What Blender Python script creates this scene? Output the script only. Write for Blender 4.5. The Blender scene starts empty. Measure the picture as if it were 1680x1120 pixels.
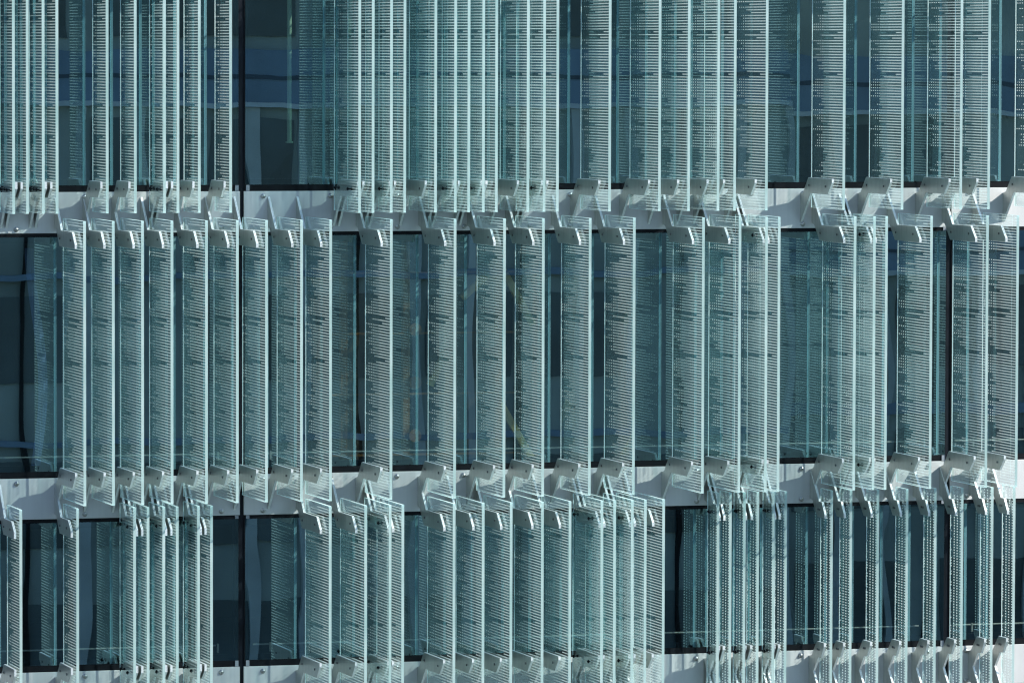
import bpy, bmesh, math, random
from mathutils import Matrix, Vector
random.seed(7)
scn = bpy.context.scene
COL = scn.collection

# ------------------------------------------------------------------ node helpers
def new_mat(name):
    m = bpy.data.materials.new(name); m.use_nodes = True
    nt = m.node_tree; nt.nodes.clear()
    out = nt.nodes.new('ShaderNodeOutputMaterial')
    return m, nt, out

class N:
    """small wrapper that writes node maths"""
    def __init__(s, nt): s.nt = nt
    def node(s, t, **kw):
        n = s.nt.nodes.new(t)
        for k, v in kw.items(): setattr(n, k, v)
        return n
    def put(s, sock, v):
        if isinstance(v, (int, float)):
            sock.default_value = v
        elif isinstance(v, tuple):
            sock.default_value = v if len(v) != 3 or sock.type == 'VECTOR' else (*v, 1)
        else:
            s.nt.links.new(v, sock)
    def m(s, op, a, b=None, c=None):
        n = s.node('ShaderNodeMath', operation=op)
        s.put(n.inputs[0], a)
        if b is not None: s.put(n.inputs[1], b)
        if c is not None: s.put(n.inputs[2], c)
        return n.outputs[0]
    def white(s, w):
        n = s.node('ShaderNodeTexWhiteNoise', noise_dimensions='1D'); s.put(n.inputs['W'], w)
        return n.outputs['Value']
    def noise1(s, w, scale, detail=0.0):
        n = s.node('ShaderNodeTexNoise', noise_dimensions='1D'); s.put(n.inputs['W'], w)
        n.inputs['Scale'].default_value = scale; n.inputs['Detail'].default_value = detail
        return n.outputs[0]
    def noise3(s, vec, scale, detail=2.0, rough=.5):
        n = s.node('ShaderNodeTexNoise'); s.put(n.inputs['Vector'], vec)
        n.inputs['Scale'].default_value = scale; n.inputs['Detail'].default_value = detail
        n.inputs['Roughness'].default_value = rough
        return n.outputs[0]
    def mapping(s, vec, scale=(1, 1, 1)):
        n = s.node('ShaderNodeMapping'); s.put(n.inputs['Vector'], vec); n.inputs['Scale'].default_value = scale
        return n.outputs[0]
    def obj(s): return s.node('ShaderNodeTexCoord').outputs['Object']
    def pos(s): return s.node('ShaderNodeNewGeometry').outputs['Position']
    def ramp(s, fac, stops):
        n = s.node('ShaderNodeValToRGB'); s.put(n.inputs[0], fac)
        el = n.color_ramp.elements
        while len(el) < len(stops): el.new(.5)
        for e, (p, c) in zip(el, stops): e.position = p; e.color = (*c, 1)
        return n.outputs[0]
    def mix(s, fac, a, b):
        n = s.node('ShaderNodeMixShader'); s.put(n.inputs[0], fac)
        s.nt.links.new(a, n.inputs[1]); s.nt.links.new(b, n.inputs[2]); return n.outputs[0]

def simple(name, col, rough=.5, metal=0., var=.12, scale=3., stretch=(1, 1, 1), spec=.5, bump=0.):
    m, nt, out = new_mat(name); k = N(nt)
    p = k.node('ShaderNodeBsdfPrincipled')
    v = k.noise3(k.mapping(k.obj(), stretch), scale, 4)
    lo = tuple(max(0, c * (1 - var)) for c in col); hi = tuple(min(1, c * (1 + var)) for c in col)
    nt.links.new(k.ramp(v, [(.3, lo), (.7, hi)]), p.inputs['Base Color'])
    p.inputs['Metallic'].default_value = metal
    p.inputs['Specular IOR Level'].default_value = spec
    r = k.m('MULTIPLY_ADD', v, .25, rough - .125)
    nt.links.new(r, p.inputs['Roughness'])
    if bump:
        b = k.node('ShaderNodeBump'); b.inputs['Strength'].default_value = bump; b.inputs['Distance'].default_value = .01
        nt.links.new(v, b.inputs['Height']); nt.links.new(b.outputs[0], p.inputs['Normal'])
    nt.links.new(p.outputs[0], out.inputs[0])
    return m

# ------------------------------------------------------------------ fin glass
ROWP = .0364
def fin_glass(name, w, seed, dots_only=False):
    """clear glass face with a printed pattern of white dots: rows that run in from the front edge
    to uneven lengths, dots set closer together towards the front. UV: x = metres from front edge, y = height"""
    m, nt, out = new_mat(name); k = N(nt)
    uv = k.node('ShaderNodeSeparateXYZ'); nt.links.new(k.node('ShaderNodeUVMap').outputs[0], uv.inputs[0])
    u, v = uv.outputs[0], uv.outputs[1]
    rv = k.m('DIVIDE', v, ROWP)
    row = k.m('FLOOR', rv); fv = k.m('ABSOLUTE', k.m('SUBTRACT', k.m('FRACT', rv), .5))
    rs = k.m('ADD', row, float(seed))
    n1 = k.white(k.m('MULTIPLY_ADD', rs, 1.37, .31)); n2 = k.white(k.m('MULTIPLY_ADD', rs, 2.91, 7.7))
    sm = k.noise1(rs, .17)
    sm = k.m('MULTIPLY_ADD', k.m('SUBTRACT', sm, .5), 0.62, .82)
    L = k.m('MULTIPLY_ADD', k.m('SUBTRACT', n1, .5), .52, sm)
    short = k.m('LESS_THAN', n2, .045)
    L = k.m('MULTIPLY', L, k.m('MULTIPLY_ADD', short, -.72, 1))
    L = k.m('MINIMUM', k.m('MAXIMUM', L, k.m('MULTIPLY_ADD', short, -.30, .48)), .97)
    if dots_only:
        L = k.m('MINIMUM', k.m('MULTIPLY_ADD', L, .9, .12), .97)
    L = k.m('MULTIPLY', L, w)
    inside = k.m('MULTIPLY', k.m('LESS_THAN', u, L), k.m('GREATER_THAN', u, .004))
    if dots_only:
        on = k.m('LESS_THAN', k.m('FRACT', k.m('DIVIDE', u, .112)), .34)
        hh = .20
    else:
        za = k.m('LESS_THAN', u, .42 * w); zb = k.m('LESS_THAN', u, .64 * w)
        da = k.m('LESS_THAN', k.m('FRACT', k.m('DIVIDE', u, .027)), .70)
        db = k.m('LESS_THAN', k.m('FRACT', k.m('DIVIDE', u, .0405)), .55)
        dc = k.m('LESS_THAN', k.m('FRACT', k.m('DIVIDE', u, .081)), .46)
        zb2 = k.m('SUBTRACT', zb, za)
        on = k.m('ADD', k.m('MULTIPLY', za, da), k.m('ADD', k.m('MULTIPLY', zb2, db), k.m('MULTIPLY', k.m('SUBTRACT', 1, zb), dc)))
        hh = .165
    mask = k.m('MULTIPLY', k.m('MULTIPLY', inside, on), k.m('LESS_THAN', fv, hh))
    tr = k.node('ShaderNodeBsdfTransparent'); tr.inputs[0].default_value = (.962, .992, .992, 1)
    df = k.node('ShaderNodeBsdfDiffuse'); df.inputs[0].default_value = (.84, .94, .93, 1)
    tl = k.node('ShaderNodeBsdfTranslucent'); tl.inputs[0].default_value = (.86, .96, .94, 1)
    frit = k.mix(.55, df.outputs[0], tl.outputs[0])
    body = k.mix(k.m('MULTIPLY', mask, .80 if dots_only else .74), tr.outputs[0], frit)
    # dusty film, tinted teal to paint in the milky haze of reflections
    dd = k.node('ShaderNodeBsdfDiffuse'); dd.inputs[0].default_value = (.50, .75, .77, 1)
    dt = k.node('ShaderNodeBsdfTranslucent'); dt.inputs[0].default_value = (.50, .75, .77, 1)
    dust_haze = k.m('MULTIPLY_ADD', k.noise3(k.pos(), 1.3, 4), .03, .006)
    body = k.mix(dust_haze, body, k.mix(.5, dd.outputs[0], dt.outputs[0]))
    fr = k.node('ShaderNodeFresnel'); fr.inputs[0].default_value = 1.5
    bf = k.node('ShaderNodeNewGeometry').outputs['Backfacing']
    fac = k.m('MINIMUM', k.m('MULTIPLY', k.m('MULTIPLY', fr.outputs[0], 1.12), k.m('SUBTRACT', 1, bf)), .9)
    gl = k.node('ShaderNodeBsdfGlossy'); gl.inputs['Roughness'].default_value = .015
    gl.inputs[0].default_value = (.86, .98, .97, 1)
    nt.links.new(k.mix(fac, body, gl.outputs[0]), out.inputs[0])
    return m

def edge_mat():
    """polished green-white glass edge; seen from inside the slab it is clear"""
    m, nt, out = new_mat('glass_edge'); k = N(nt)
    p = k.node('ShaderNodeBsdfPrincipled')
    v = k.noise3(k.mapping(k.pos(), (2, 2, 1.2)), 1.6, 4)
    c = k.ramp(v, [(.3, (.22, .32, .302)), (.7, (.34, .42, .402))])
    nt.links.new(c, p.inputs['Base Color'])
    p.inputs['Roughness'].default_value = .32
    tl = k.node('ShaderNodeBsdfTranslucent'); tl.inputs[0].default_value = (.46, .56, .565, 1)
    pm = k.node('ShaderNodeAddShader'); nt.links.new(p.outputs[0], pm.inputs[0]); nt.links.new(tl.outputs[0], pm.inputs[1])
    tr = k.node('ShaderNodeBsdfTransparent'); tr.inputs[0].default_value = (.8, .93, .91, 1)
    bf = k.node('ShaderNodeNewGeometry').outputs['Backfacing']
    nt.links.new(k.mix(bf, pm.outputs[0], tr.outputs[0]), out.inputs[0])
    return m

def window_glass():
    m, nt, out = new_mat('window_glass'); k = N(nt)
    tr = k.node('ShaderNodeBsdfTransparent'); tr.inputs[0].default_value = (.84, .91, .92, 1)
    gl = k.node('ShaderNodeBsdfGlossy'); gl.inputs['Roughness'].default_value = .0
    gl.inputs[0].default_value = (.56, .87, .92, 1)
    b = k.node('ShaderNodeBump'); b.inputs['Strength'].default_value = 1.0; b.inputs['Distance'].default_value = .0017
    h = k.noise3(k.mapping(k.pos(), (.9, .9, .45)), 1.0, 1.5)
    nt.links.new(h, b.inputs['Height']); nt.links.new(b.outputs[0], gl.inputs['Normal'])
    fr = k.node('ShaderNodeFresnel'); fr.inputs[0].default_value = 1.5
    bf = k.node('ShaderNodeNewGeometry').outputs['Backfacing']
    fac = k.m('MULTIPLY', k.m('MULTIPLY_ADD', fr.outputs[0], .6, .38), k.m('SUBTRACT', 1, bf))
    nt.links.new(k.mix(fac, tr.outputs[0], gl.outputs[0]), out.inputs[0])
    return m

def brushed(name, col, rough, metal):
    m, nt, out = new_mat(name); k = N(nt)
    p = k.node('ShaderNodeBsdfPrincipled')
    v = k.noise3(k.mapping(k.obj(), (30, 14, 1.2)), 2.2, 5, .6)
    w = k.noise3(k.pos(), 1.7, 3)
    vv = k.m('MULTIPLY_ADD', k.m('SUBTRACT', w, .5), .8, v)
    nt.links.new(k.ramp(vv, [(.25, tuple(c * .8 for c in col)), (.75, tuple(min(1, c * 1.15) for c in col))]), p.inputs['Base Color'])
    p.inputs['Metallic'].default_value = metal
    nt.links.new(k.m('MULTIPLY_ADD', vv, .3, rough - .15), p.inputs['Roughness'])
    nt.links.new(p.outputs[0], out.inputs[0])
    return m

def panel_mat():
    m, nt, out = new_mat('anodised_panel'); k = N(nt)
    p = k.node('ShaderNodeBsdfPrincipled')
    v = k.noise3(k.mapping(k.pos(), (1.2, 1.2, .5)), 1.4, 5, .6)
    st = k.noise3(k.mapping(k.pos(), (26, 26, .6)), 1.0, 3)
    vv = k.m('MULTIPLY_ADD', k.m('SUBTRACT', st, .5), .35, v)
    nt.links.new(k.ramp(vv, [(.25, (.60, .605, .59)), (.75, (.71, .71, .69))]), p.inputs['Base Color'])
    p.inputs['Metallic'].default_value = .38
    nt.links.new(k.m('MULTIPLY_ADD', v, .2, .40), p.inputs['Roughness'])
    nt.links.new(p.outputs[0], out.inputs[0])
    return m

M = dict(
    edge=edge_mat(), window=window_glass(), panel=panel_mat(),
    plate=brushed('brushed_aluminium', (.56, .57, .54), .38, .7),
    plate_edge=brushed('sunlit_edge', (.95, .95, .93), .45, .55),  # same aluminium as the plate, coloured near white to look sunlit
    steel=simple('bolt_steel', (.42, .42, .41), .3, 1., .2, 30),
    bolt_dark=simple('dark_bolt', (.16, .16, .16), .4, .6, .2, 20),
    black=simple('black_gasket', (.004, .005, .007), .5, 0, .3, 8, spec=.2),
    mullion=simple('dark_mullion', (.006, .008, .012), .4, 0, .3, 5, spec=.25),
    connector=simple('grey_connector', (.32, .34, .37), .45, .3, .1, 9),
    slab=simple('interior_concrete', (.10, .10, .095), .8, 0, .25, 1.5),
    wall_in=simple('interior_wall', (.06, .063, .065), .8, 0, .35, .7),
    board=simple('brown_board', (.13, .085, .05), .7, 0, .5, 1.5, (3, 1, .4)),
    amber=simple('amber_timber', (.95, .53, .17), .6, 0, .4, 3),
    ochre=simple('ochre_timber', (.30, .13, .035), .6, 0, .35, 4, (1, 1, .3)),
    rail=simple('pale_rail', (.62, .60, .50), .4, .2, .1, 6),
    blue_reflection=simple('blue_reflection_tint', (.12, .17, .30), .8, 0, .3, 6, (6, 6, .4)),
    green_reflection=simple('green_reflection_tint', (.45, .62, .42), .5, 0, .1, 5),
    tan=simple('render_wall', (.37, .405, .375), .8, 0, .25, .35),
    blue=simple('blue_spandrel', (.20, .28, .38), .45, 0, .2, .6),
    pilaster=simple('pale_pilaster', (.55, .57, .56), .7, 0, .15, 1),
    trim=simple('band_trim', (.06, .09, .13), .5, 0, .2, 1),
    white=simple('white_sill', (.62, .66, .70), .5, 0, .1, 2),
    shop=simple('dark_glazing', (.10, .13, .14), .3, 0, .4, .4),
    asphalt=simple('paving', (.11, .14, .145), 1., 0, .3, .05, spec=0),
)
def arris_mat():
    m, nt, out = new_mat('glass_arris'); k = N(nt)
    p = k.node('ShaderNodeBsdfPrincipled'); p.inputs['Base Color'].default_value = (.62, .72, .69, 1); p.inputs['Roughness'].default_value = .4
    tl = k.node('ShaderNodeBsdfTranslucent'); tl.inputs[0].default_value = (.45, .68, .70, 1)
    ad = k.node('ShaderNodeAddShader'); nt.links.new(p.outputs[0], ad.inputs[0]); nt.links.new(tl.outputs[0], ad.inputs[1])
    nt.links.new(ad.outputs[0], out.inputs[0])
    return m
ARR = arris_mat()
M['arris'] = ARR

# ------------------------------------------------------------------ mesh helpers
def mesh_obj(name, bm, mats, parent=None, loc=None, smooth=False):
    me = bpy.data.meshes.new(name); bm.to_mesh(me); bm.free()
    for q in (mats if isinstance(mats, (list, tuple)) else [mats]): me.materials.append(q)
    if smooth:
        for p in me.polygons: p.use_smooth = True
    o = bpy.data.objects.new(name, me); COL.objects.link(o)
    if parent is not None: o.parent = parent
    if loc is not None: o.location = loc
    return o

def box(bm, x0, x1, y0, y1, z0, z1, mi=0):
    vs = [bm.verts.new(p) for p in ((x0, y0, z0), (x1, y0, z0), (x1, y1, z0), (x0, y1, z0), (x0, y0, z1), (x1, y0, z1), (x1, y1, z1), (x0, y1, z1))]
    for idx in ((0, 3, 2, 1), (4, 5, 6, 7), (0, 1, 5, 4), (1, 2, 6, 5), (2, 3, 7, 6), (3, 0, 4, 7)):
        bm.faces.new([vs[i] for i in idx]).material_index = mi

def bar(bm, a, b, r, n=8, mi=0):
    a, b = Vector(a), Vector(b); d = (b - a).normalized()
    e = d.orthogonal().normalized(); f = d.cross(e)
    ra = [bm.verts.new(a + r * (math.cos(t) * e + math.sin(t) * f)) for t in (2 * math.pi * i / n for i in range(n))]
    rb = [bm.verts.new(b + r * (math.cos(t) * e + math.sin(t) * f)) for t in (2 * math.pi * i / n for i in range(n))]
    for i in range(n):
        bm.faces.new((ra[i], ra[(i + 1) % n], rb[(i + 1) % n], rb[i])).material_index = mi
    bm.faces.new(ra[::-1]).material_index = mi; bm.faces.new(rb).material_index = mi

def beam(bm, a, b, wx, wy):
    a, b = Vector(a), Vector(b); d = (b - a).normalized()
    s = Vector((0, 1, 0)); e = d.cross(s).normalized()
    pts = []
    for q in (a, b):
        pts.append([bm.verts.new(q + e * i * wx / 2 + s * j * wy / 2) for i, j in ((-1, -1), (1, -1), (1, 1), (-1, 1))])
    for i in range(4): bm.faces.new((pts[0][i], pts[0][(i + 1) % 4], pts[1][(i + 1) % 4], pts[1][i]))
    bm.faces.new(pts[0][::-1]); bm.faces.new(pts[1])
    bmesh.ops.recalc_face_normals(bm, faces=bm.faces)

def empty(name, loc, label=None, cat=None, group=None):
    o = bpy.data.objects.new(name, None); COL.objects.link(o); o.location = loc; o.empty_display_size = .1
    tag(o, label, cat, group); return o

def tag(o, label=None, cat=None, group=None, kind=None):
    if label: o['label'] = label
    if cat: o['category'] = cat
    if group: o['group'] = group
    if kind: o['kind'] = kind
    return o

# ------------------------------------------------------------------ measures (metres)
T = .036            # glass thickness
G = .29             # gap from panel face to back edge of a fin
BAND = {0: 5.39, 1: 1.723, 2: -1.944, 3: -4.442}     # centre heights of the metal bands
HB = .2635          # half height of a band
JOINTS = [-13.39, -3.642, 6.108, 15.86]
TP = .034
GAP = .018          # rubber spacer between plate and glass
SPEC = {'wide': dict(w=1.237, inner=.40, br=1.08, tr=1.256, vt=.05),
        'medium': dict(w=.81, inner=.37, br=.83, tr=1.0, vt=.085),
        'narrow': dict(w=.40, inner=.37, br=.48, tr=.60, vt=.05)}
ROWZ = {1: (BAND[1] + .022, BAND[0] - .055), 2: (BAND[2] + .022, BAND[1] - .063), 3: (BAND[3] - 2.6, BAND[2] - .045)}

# ------------------------------------------------------------------ fin parts
def pane_mesh(kind, row):
    w = SPEC[kind]['w']; h = ROWZ[row][1] - ROWZ[row][0]
    bm = bmesh.new(); uvl = bm.loops.layers.uv.new('UVMap')
    x0, x1, yf, yb = -T / 2, T / 2, -(G + w), -G
    am = .012
    def q(pts, mi, uvf=None):
        f = bm.faces.new([bm.verts.new(p) for p in pts]); f.material_index = mi
        for l in f.loops:
            l[uvl].uv = uvf(l.vert.co) if uvf else (-10, 0)
    left = lambda c: (c.y - yf, c.z)
    q([(x0, yb, 0), (x0, yf, 0), (x0, yf, h), (x0, yb, h)], 0, left)                # left face, printed
    q([(x1, yf, 0), (x1, yb, 0), (x1, yb, h), (x1, yf, h)], 0)                      # right face, clear
    q([(x0, yf, 0), (x1, yf, 0), (x1, yf, h), (x0, yf, h)], 1)                      # front edge
    q([(x1, yb, 0), (x0 + am, yb, 0), (x0 + am, yb, h), (x1, yb, h)], 1)            # back edge
    q([(x0 + am, yb, 0), (x0, yb, 0), (x0, yb, h), (x0 + am, yb, h)], 2)            # ground arris of the back edge
    q([(x0, yb, h), (x0, yf, h), (x1, yf, h), (x1, yb, h)], 2)
    q([(x0, yf, 0), (x0, yb, 0), (x1, yb, 0), (x1, yf, 0)], 2)
    return bm

def bracket_outline(kind, flip):
    s = SPEC[kind]
    pts = [(0, -.196), (0, .196), (.11, .216), (.32, .42), (s['tr'], .42), (s['tr'], .42 - s['vt']), (s['br'], .212), (s['inner'], .212)]
    if flip: pts = [(u, -v) for u, v in pts][::-1]
    return pts

def bracket_mesh(kind, flip):
    bm = bmesh.new()
    pts = bracket_outline(kind, flip)
    a = [bm.verts.new((-TP / 2, -u, v)) for u, v in pts]; b = [bm.verts.new((TP / 2, -u, v)) for u, v in pts]
    fa = bm.faces.new(a); fb = bm.faces.new(b[::-1]); fa.material_index = fb.material_index = 0
    n = len(pts)
    for i in range(n):
        bm.faces.new((a[(i + 1) % n], a[i], b[i], b[(i + 1) % n])).material_index = 1
    bmesh.ops.recalc_face_normals(bm, faces=bm.faces)
    ed = [e for e in bm.edges if len({round(v.co.x, 4) for v in e.verts}) == 1]
    bmesh.ops.bevel(bm, geom=ed, offset=.003, segments=1, affect='EDGES')
    return bm

def bolt_mesh(side):
    """through bolt of a clamp: dark head on the plate, cap nut on the other side; side = x direction of the plate"""
    bm = bmesh.new(); n = 12
    rh = .015 if side < 0 else .017
    rn = .015 if side < 0 else .024
    a = T / 2 + TP + GAP
    prof = [(a + .012, rh * .6), (a + .009, rh), (a + .001, rh), (a + .001, .008), (T / 2 + GAP, .008), (T / 2 + GAP, .022), (T / 2 + .001, .022), (T / 2 + .001, .008), (-T / 2 - .001, .008), (-T / 2 - .001, rn), (-T / 2 - .009, rn), (-T / 2 - .009, rn * .55), (-T / 2 - .020, rn * .5)]
    rings = [[bm.verts.new((side * x, q * math.cos(2 * math.pi * i / n), q * math.sin(2 * math.pi * i / n))) for i in range(n)] for x, q in prof]
    for c0, c1 in zip(rings, rings[1:]):
        for i in range(n): bm.faces.new((c0[i], c1[i], c1[(i + 1) % n], c0[(i + 1) % n]))
    bm.faces.new(rings[0]); bm.faces.new(rings[-1][::-1])
    bmesh.ops.recalc_face_normals(bm, faces=bm.faces)
    for f in bm.faces: f.material_index = 0
    return bm

GLASS = {}
for kk in SPEC:
    GLASS[kk] = fin_glass('printed_glass_' + kk, SPEC[kk]['w'], {'wide': 3, 'medium': 61, 'narrow': 117}[kk], kk == 'narrow')
MESH = {}
def cached(key, fn, mats):
    if key not in MESH:
        bm = fn(); me = bpy.data.meshes.new(key[0]); bm.to_mesh(me); bm.free()
        for q in mats: me.materials.append(q)
        MESH[key] = me
    return MESH[key]

def part(name, me, parent, loc=(0, 0, 0)):
    o = bpy.data.objects.new(name, me); COL.objects.link(o); o.parent = parent; o.location = loc
    return o

def make_fin(kind, row, side, x, label, group):
    """side -1: bracket plates on the left face of the glass, +1: on the right face"""
    z0, z1 = ROWZ[row]
    zc0 = {1: BAND[1], 2: BAND[2], 3: BAND[3]}.get(row)
    zc1 = {1: BAND[0], 2: BAND[1], 3: BAND[2]}[row]
    r = empty('glass_fin', (x, 0, z0), label, 'glass fin', group)
    part('glass_pane', cached(('glass_pane', kind, row), lambda: pane_mesh(kind, row), [GLASS[kind], M['edge'], M['arris']]), r)
    s = SPEC[kind]
    clamps = [(zc0, False), (zc1, True)]
    if row == 3 and x > .7: clamps.append((zc0, True))      # these panes run on past the bottom band
    for zc, flip in clamps:
        if zc is None: continue
        br = part('clamp_bracket', cached(('clamp_bracket', kind, flip), lambda: bracket_mesh(kind, flip), [M['plate'], M['plate_edge']]),
                  r, (side * (T / 2 + TP / 2 + GAP), 0, zc - z0))
        for uu in (.36, s['br'] - .06):
            part('bolt', cached(('bolt', side), lambda: bolt_mesh(side), [M['bolt_dark'] if side < 0 else M['black']]),
                 br, (-side * (T / 2 + TP / 2 + GAP), -uu, (-.316 if flip else .316)))
    return r

# ------------------------------------------------------------------ the fins, row by row
ORD = ['first', 'second', 'third', 'fourth', 'fifth', 'sixth', 'seventh', 'eighth', 'ninth', 'tenth', 'eleventh', 'twelfth', 'thirteenth', 'fourteenth', 'fifteenth']
R, L_ = 1, -1
def seg(row, kind, where, xs, rights=(), group=None):
    n = len(xs)
    for i, x in enumerate(xs):
        side = R if i in rights else L_
        head = ('%s dotted glass fin' % kind) if n == 1 else ('%s of %s %s dotted glass fins' % (ORD[i], NUM[n], kind))
        make_fin(kind, row, side, x, head + ' ' + where, group)
NUM = {2: 'two', 3: 'three', 4: 'four', 5: 'five', 6: 'six', 7: 'seven', 8: 'eight', 9: 'nine', 10: 'ten', 12: 'twelve'}
g1, g2, g3 = ('glass fins of the top row', 'glass fins of the middle row', 'glass fins of the bottom row')
seg(1, 'medium', 'packed at left edge, top row', [-6.86, -6.683, -6.48, -6.303], (0, 2), g1)
seg(1, 'medium', 'just left of the black joint, top row', [-5.658, -5.295, -4.916, -4.742, -4.464, -4.056], (2,), g1)
seg(1, 'wide', 'packed right of the black joint, top row', [-2.472, -2.295, -2.054, -1.877, -1.469, -1.206, -1.028, -.833, -.66, -.239, -.021, .157], (0, 2, 5, 7, 10), g1)
seg(1, 'wide', 'right of the packed dozen, top row', [.859, 1.534, 1.93, 2.332, 2.558, 2.993], (), g1)
seg(1, 'wide', 'widely spaced at the right, top row', [4.058, 4.868, 5.686, 6.076, 6.936], (), g1)
seg(2, 'wide', 'left of the black joint, middle row', [-6.042, -5.674, -5.298, -4.918, -4.471, -4.07], (), g2)
seg(2, 'wide', 'just right of the black joint, middle row', [-3.69, -3.232, -2.851], (), g2)
seg(2, 'wide', 'widely spaced near the ochre timber frame, middle row', [-2.053, -1.208, -.549, -.029, .6, 1.196], (), g2)
seg(2, 'wide', 'right of centre before the wide gap, middle row', [2.136, 2.635, 2.999, 3.173], (2,), g2)
seg(2, 'wide', 'overlapping right after the wide gap, middle row', [4.22, 4.488, 4.656], (1,), g2)
seg(2, 'wide', 'standing alone left of the right joint, middle row', [5.282], (), g2)
seg(2, 'wide', 'at the right edge, middle row', [6.065, 6.492], (), g2)
seg(3, 'medium', 'far apart at left edge, bottom row', [-6.777, -6.046], (), g3)
seg(3, 'medium', 'in tight pairs left of the joint, bottom row', [-5.308, -5.133, -4.928, -4.753, -4.475, -4.306], (0, 2, 4), g3)
seg(3, 'wide', 'right of the black joint, bottom row', [-2.853, -2.385, -2.062, -1.894], (2,), g3)
seg(3, 'wide', 'evenly spaced at centre, bottom row', [-1.212, -.824, -.45, -.03, .341], (), g3)
seg(3, 'wide', 'tightly packed before the dark gap, bottom row', [.772, .944, 1.184, 1.361, 1.609], (0, 2), g3)
seg(3, 'narrow', 'packed after the dark gap, bottom row', [2.63, 2.801, 2.996, 3.182, 3.401, 3.571], (0, 2, 4), g3)
seg(3, 'narrow', 'evenly spaced at the right, bottom row', [4.213, 4.483, 4.862, 5.273, 5.673, 6.054, 6.481, 6.795], (), g3)

# ------------------------------------------------------------------ the building
bld = empty('office_building', (0, 0, BAND[3] - 7.5), 'modern office building facade with pale metal bands and dark windows behind glass fins', 'building')
BZ = bld.location.z
def bpart(name, bm, mats, parent=None, **kw):
    o = mesh_obj(name, bm, mats, bld if parent is None else parent, **kw)
    if parent is None: o.location = (0, 0, -BZ)
    return o

BOLTX = {0: [-12.4, -11.5, -10.6, -9.7, -8.8, -7.9, -7.2, -6.61, -5.72, -4.82, -3.917],
         1: [-3.362, -2.463, -1.562, -.66, .24, .79, 1.633, 2.557, 3.3, 4.026, 4.93, 5.83],
         2: [6.383, 7.28, 8.2, 9.1, 10., 10.9, 11.8, 12.7, 13.6, 14.5, 15.5]}
def panel_bolt():
    bm = bmesh.new()
    prof = [(.034, -.001), (.034, -.006), (.027, -.008), (.027, -.016), (.021, -.025), (.010, -.030)]
    n = 14; rings = []
    for r_, y in prof:
        rings.append([bm.verts.new((r_ * math.cos(2 * math.pi * i / n), y, r_ * math.sin(2 * math.pi * i / n))) for i in range(n)])
    for a, b in zip(rings, rings[1:]):
        for i in range(n): bm.faces.new((a[i], b[i], b[(i + 1) % n], a[(i + 1) % n]))
    bm.faces.new(rings[-1][::-1]); bmesh.ops.recalc_face_normals(bm, faces=bm.faces)
    return bm
for b in (0, 1, 2, 3):
    zc = BAND[b]
    for j in range(3):
        xa, xb = JOINTS[j] + .026, JOINTS[j + 1] - .026
        bm = bmesh.new(); box(bm, xa, xb, 0, .045, zc - HB, zc + HB)
        bmesh.ops.bevel(bm, geom=list(bm.edges), offset=.004, segments=1, affect='EDGES')
        pn = bpart('spandrel_panel', bm, M['panel'])
        if b == 0: continue
        for x in BOLTX[j]:
            if -7.6 < x < 7.9:
                for dz in (HB - .064, -HB + .054):
                    part('bolt', cached(('bolt', 'panel'), panel_bolt, [M['steel']]), pn, (x, 0, zc + dz))

WIN = {1: (BAND[1] + HB, BAND[0] - HB), 2: (BAND[2] + HB, BAND[1] - HB), 3: (BAND[3] + HB, BAND[2] - HB)}
for row, (za, zb) in WIN.items():
    for j in range(3):
        xa, xb = JOINTS[j], JOINTS[j + 1]
        fb = .085; ft = .05
        bm = bmesh.new()                                               # black gasket frame
        box(bm, xa + .033, xb - .033, .012, .10, za - .03, za + fb)
        box(bm, xa + .033, xb - .033, .012, .10, zb - ft, zb + .03)
        box(bm, xa + .033, xa + .045, .012, .10, za + fb, zb - ft)
        box(bm, xb - .045, xb - .033, .012, .10, za + fb, zb - ft)
        w = bpart('window', bm, M['black'])
        bm = bmesh.new(); box(bm, xa + .045, xb - .045, .006, .03, za + fb, zb - ft)
        mesh_obj('pane', bm, M['window'], w)
        bm = bmesh.new()                                               # inner sash just behind the glass
        for (p0, p1, q0, q1) in ((xa + .076, xb - .076, za + fb + .001, za + fb + .07), (xa + .076, xb - .076, zb - ft - .08, zb - ft - .001),
                                 (xa + .076, xa + .10, za + fb + .07, zb - ft - .08), (xb - .10, xb - .076, za + fb + .07, zb - ft - .08)):
            box(bm, p0, p1, .075, .13, q0, q1)
        mesh_obj('inner_sash', bm, M['mullion'], w)
        if row == 1: continue
        bm = bmesh.new()
        bar(bm, (xa + .25, .42, za + .24), (xb - .25, .42, za + .24), .012, 8)
        mesh_obj('guard_rail', bm, M['rail'], w)
        for hx in (xa + .42, xb - .28):
            bm = bmesh.new(); box(bm, hx - .012, hx + .012, .15, .18, za + .17, za + .29)
            bmesh.ops.bevel(bm, geom=list(bm.edges), offset=.004, segments=1, affect='EDGES')
            mesh_obj('handle', bm, M['rail'], w)
for za, zb in WIN.values():
    for jx in JOINTS[1:3]:
        for z_ in (za + .042, zb - .024):
            for dx in (-.09, .055):
                bm = bmesh.new(); hz = .038 if z_ < (za + zb) / 2 else .022
                box(bm, jx + dx, jx + dx + .045, -.002, .011, z_ - hz, z_ + hz)
                bpart('joint_bracket', bm, M['connector'])
for jx in JOINTS[1:3]:
    bm = bmesh.new(); box(bm, jx - .0325, jx + .0325, .030, .16, BAND[3] - 3, BAND[0] + HB)
    bpart('mullion', bm, M['mullion'])
for b in (0, 1, 2, 3):
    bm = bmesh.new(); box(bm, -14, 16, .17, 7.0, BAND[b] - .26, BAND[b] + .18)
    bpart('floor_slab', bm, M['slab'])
bm = bmesh.new(); box(bm, -14, 16, 7.0, 7.2, BAND[3] - 3, BAND[0] + 1); bpart('back_wall', bm, M['wall_in'])
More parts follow.
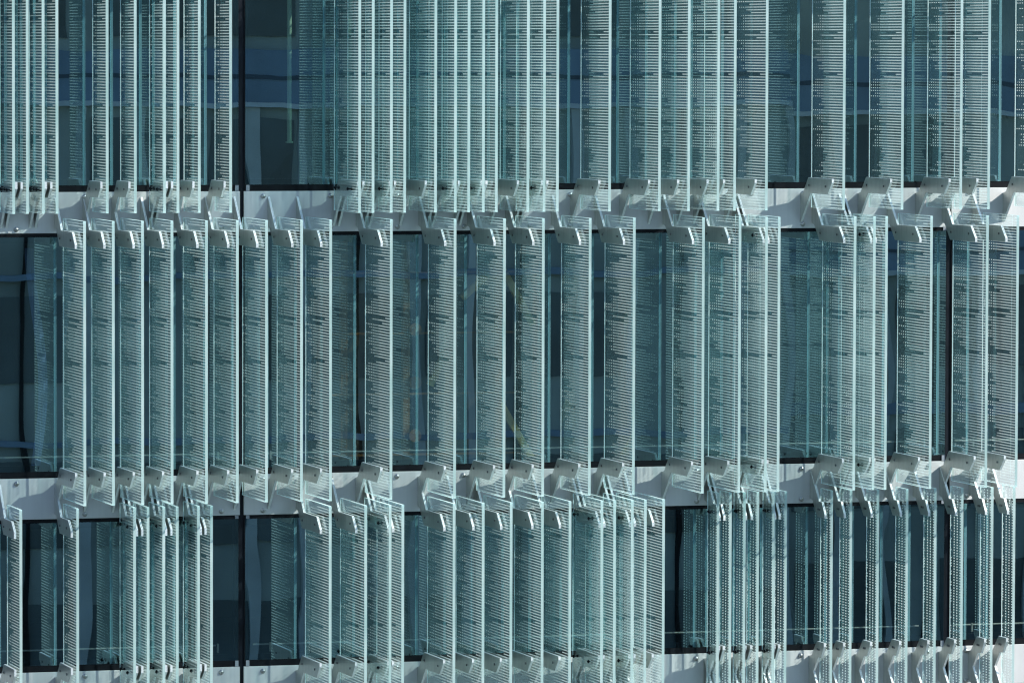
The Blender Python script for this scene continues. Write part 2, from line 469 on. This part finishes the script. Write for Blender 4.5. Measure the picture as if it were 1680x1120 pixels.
bm = bmesh.new(); box(bm, -14, 16, .17, 6.9, BAND[3] - 3.2, BAND[3] - 3.0)
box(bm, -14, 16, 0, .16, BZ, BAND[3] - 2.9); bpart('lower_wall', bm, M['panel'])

# things behind the windows
fl2 = BAND[2] + .18
t = empty('timber_frame', (-.95, .8, fl2), 'ochre timber frame with slanting amber braces, seen behind the middle windows', 'timber frame')
H2 = 3.1
for px in (-1.13, -.28, .3, .98):
    bm = bmesh.new(); box(bm, px - .045, px + .045, -.05, .05, 0, H2); mesh_obj('post', bm, M['ochre'], t)
for a, b in ((-1.05, -.36), (.37, .9)):
    bm = bmesh.new(); box(bm, a, b, .3, .33, .1, 3.0); mesh_obj('board', bm, M['board'], t)
for pz in (.25, 1.05, 1.85, 2.65):
    bm = bmesh.new(); box(bm, -1.3, 1.2, -.085, -.052, pz - .013, pz + .013); mesh_obj('rail', bm, M['ochre'], t)
for a, b in (((1.05, .1, 2.72), (1.5, .1, 1.94)), ((1.05, .1, .9), (1.5, .1, .13)), ((.52, .1, 2.3), (.88, .1, 2.62)), ((.08, .1, 1.15), (.3, .1, 1.6))):
    bm = bmesh.new(); beam(bm, a, b, .09, .08); mesh_obj('brace', bm, M['amber'], t)
for pz in (.5, 1.2, 1.9):
    bm = bmesh.new(); bar(bm, (-.18, -.09, pz), (-.18, -.13, pz), .085, 16); mesh_obj('round_plate', bm, M['ochre'], t)

bm = bmesh.new(); bar(bm, (0, 0, 0), (0, 0, 3.0), .03, 12); bar(bm, (0, 0, -.02), (0, 0, 0), .05, 12)  # pale rod set behind the glass to imitate a reflected strip
tag(mesh_obj('green_reflection', bm, M['green_reflection'], loc=(-2.9, .45, 2.62)), 'pale green strip imitating a reflection in the top window right of the black joint', 'green_reflection')
bm = bmesh.new()  # wavy blue ribbon modelled to imitate a reflection in the glass
nz = 24
for i in range(nz + 1):
    z = 3.0 * i / nz; off = .09 * math.cos(math.pi * 1.6 * (z / 3.0 - .4))
    pts = [(off - .06, 0, z), (off + .0, -.03, z), (off + .06, 0, z), (off + .0, .03, z)]
    ring = [bm.verts.new(p) for p in pts]
    if i:
        for q in range(4): bm.faces.new((prev[q], prev[(q + 1) % 4], ring[(q + 1) % 4], ring[q]))
    prev = ring
tag(mesh_obj('blue_reflection', bm, M['blue_reflection'], loc=(-6.25, .5, BAND[2] + .2)), 'narrow blue strip imitating a reflection in the middle row window at left edge', 'blue_reflection')

# ------------------------------------------------------------------ across the street: mirrored in the windows
GZ = BZ
def street_block(x0, x1, y, depth, top, label, sill, bands):
    r = empty('street_building', ((x0 + x1) / 2, y, GZ), label, 'building')
    off = Vector((-(x0 + x1) / 2, -y, -GZ))
    def p(name, bm, m):
        o = mesh_obj(name, bm, m, r); o.location = off; return o
    bm = bmesh.new(); box(bm, x0, x1, y - depth, y, GZ, top); p('wall', bm, M['tan'])
    for (a, b) in bands:
        if b > top: continue
        bm = bmesh.new(); box(bm, x0 - .05, x1 + .05, y + .002, y + .18, a, b); p('blue_band', bm, M['blue'])
        if b - a < .8: continue
        bm = bmesh.new(); box(bm, x0 - .05, x1 + .05, y + .002, y + .26, a - .12, a - .002); p('sill', bm, M['white'])
        bm = bmesh.new(); box(bm, x0 - .05, x1 + .05, y + .181, y + .2, a + (b - a) * .45, a + (b - a) * .53); p('trim', bm, M['trim'])
    x = x0 + .8; i = 0
    while x + 2.2 < x1:
        for (a, b) in bands:
            if a - 2.6 < GZ + .3: continue
            if (i * 7 + int(a * 3)) % 5 == 0: continue
            bm = bmesh.new(); box(bm, x, x + 2.1, y + .003, y + .06, a - 2.4, a - .4); wi = p('window', bm, M['shop'])
        x += 2.7; i += 1
    x = x0 + .9
    while x + 3.2 < x1:
        bm = bmesh.new(); box(bm, x, x + 3.0, y + .003, y + .05, GZ + .25, GZ + 2.6); p('shopfront', bm, M['shop'])
        x += 3.9
    x = x0 + .35; i = 0
    while x < x1:
        bm = bmesh.new(); box(bm, x, x + .10 + .09 * (i * 5 % 3), y + .002, y + .16, GZ, bands[0][0] - .13); p('pilaster', bm, M['pilaster'] if i % 3 else M['black'])
        x += 1.35; i += 1
    return r
street_block(-7, 24.5, -60, 14, 13, 'tan office block with blue bands and white sills, mirrored in the top windows', True, [(2.5, 3.7), (-1.7, -1.55), (-5.6, -5.45), (6.4, 7.6)])
street_block(26, 48, -66, 14, 6.4, 'lower block with blue bands, mirrored in the right hand windows', True, [(2.2, 3.6), (-1.9, -.9), (-5.6, -5.3)])
bm = bmesh.new(); box(bm, -1500, 1500, -3000, 60, GZ - .5, GZ)
tag(mesh_obj('street', bm, M['asphalt']), None, None, None, 'structure')

bm = bmesh.new()  # added ridge, out of view, keeps the bright horizon out of the reflections
prev = None
for i in range(81):
    a = math.radians(150 + 240 * i / 80); ca, sa = math.cos(a), math.sin(a)
    h = 75 + 14 * math.sin(i * .31) + 9 * math.sin(i * .83 + 1) + random.uniform(-2, 2)
    ring = [bm.verts.new((620 * ca, 620 * sa, GZ - 2)), bm.verts.new((690 * ca, 690 * sa, GZ + h)), bm.verts.new((900 * ca, 900 * sa, GZ - 2))]
    if prev:
        for q in range(2): bm.faces.new((prev[q], prev[q + 1], ring[q + 1], ring[q]))
    prev = ring
bmesh.ops.recalc_face_normals(bm, faces=bm.faces)
tag(mesh_obj('horizon_screen', bm, simple('horizon_screen_mat', (.085, .125, .13), 1., 0, .35, .02, spec=0)), None, None, None, 'structure')

# ------------------------------------------------------------------ light
SUN = Vector((1.47, -1.0, 1.26)).normalized()
sd = bpy.data.lights.new('sun', 'SUN'); sd.energy = 5.0; sd.angle = math.radians(.5); sd.color = (1.0, .965, .91)
so = bpy.data.objects.new('sun', sd); COL.objects.link(so); so.rotation_euler = SUN.to_track_quat('Z', 'Y').to_euler()
so.location = (30, -30, 40)
wd = bpy.data.worlds.new('World'); scn.world = wd; wd.use_nodes = True
nt = wd.node_tree; bg = nt.nodes['Background']
sky = nt.nodes.new('ShaderNodeTexSky'); sky.sky_type = 'NISHITA'; sky.sun_disc = False; sky.dust_density = .3; sky.ozone_density = 2.5
sky.sun_elevation = math.asin(SUN.z); sky.sun_rotation = math.atan2(SUN.x, SUN.y)
nt.links.new(sky.outputs[0], bg.inputs[0]); bg.inputs[1].default_value = .128

# ------------------------------------------------------------------ camera
cd = bpy.data.cameras.new('camera'); cam = bpy.data.objects.new('camera', cd); COL.objects.link(cam)
r = Vector((0.96003493, -0.27986741, 0.00267572)); u = Vector((0.01209831, 0.05104858, 0.99862289)); f = Vector((0.27961859, 0.95868049, -0.05239434))
mt = Matrix((r, u, -f)).transposed().to_4x4(); mt.translation = Vector((-21.01127, -72.03776, 3.93705))
cam.matrix_world = mt
cd.sensor_width = 36; cd.lens = 201.275; cd.clip_start = 1; cd.clip_end = 1000
scn.camera = cam
scn.view_settings.view_transform = 'Standard'; scn.view_settings.look = 'None'
scn.view_settings.exposure = .6; scn.view_settings.gamma = 1
scn.cycles.use_denoising = True; scn.cycles.denoising_prefilter = 'NONE'
scn.cycles.use_adaptive_sampling = False
scn.cycles.filter_width = 1.25
scn.cycles.max_bounces = 14; scn.cycles.transparent_max_bounces = 64; scn.cycles.glossy_bounces = 6
scn.cycles.diffuse_bounces = 3; scn.cycles.caustics_reflective = False; scn.cycles.caustics_refractive = False
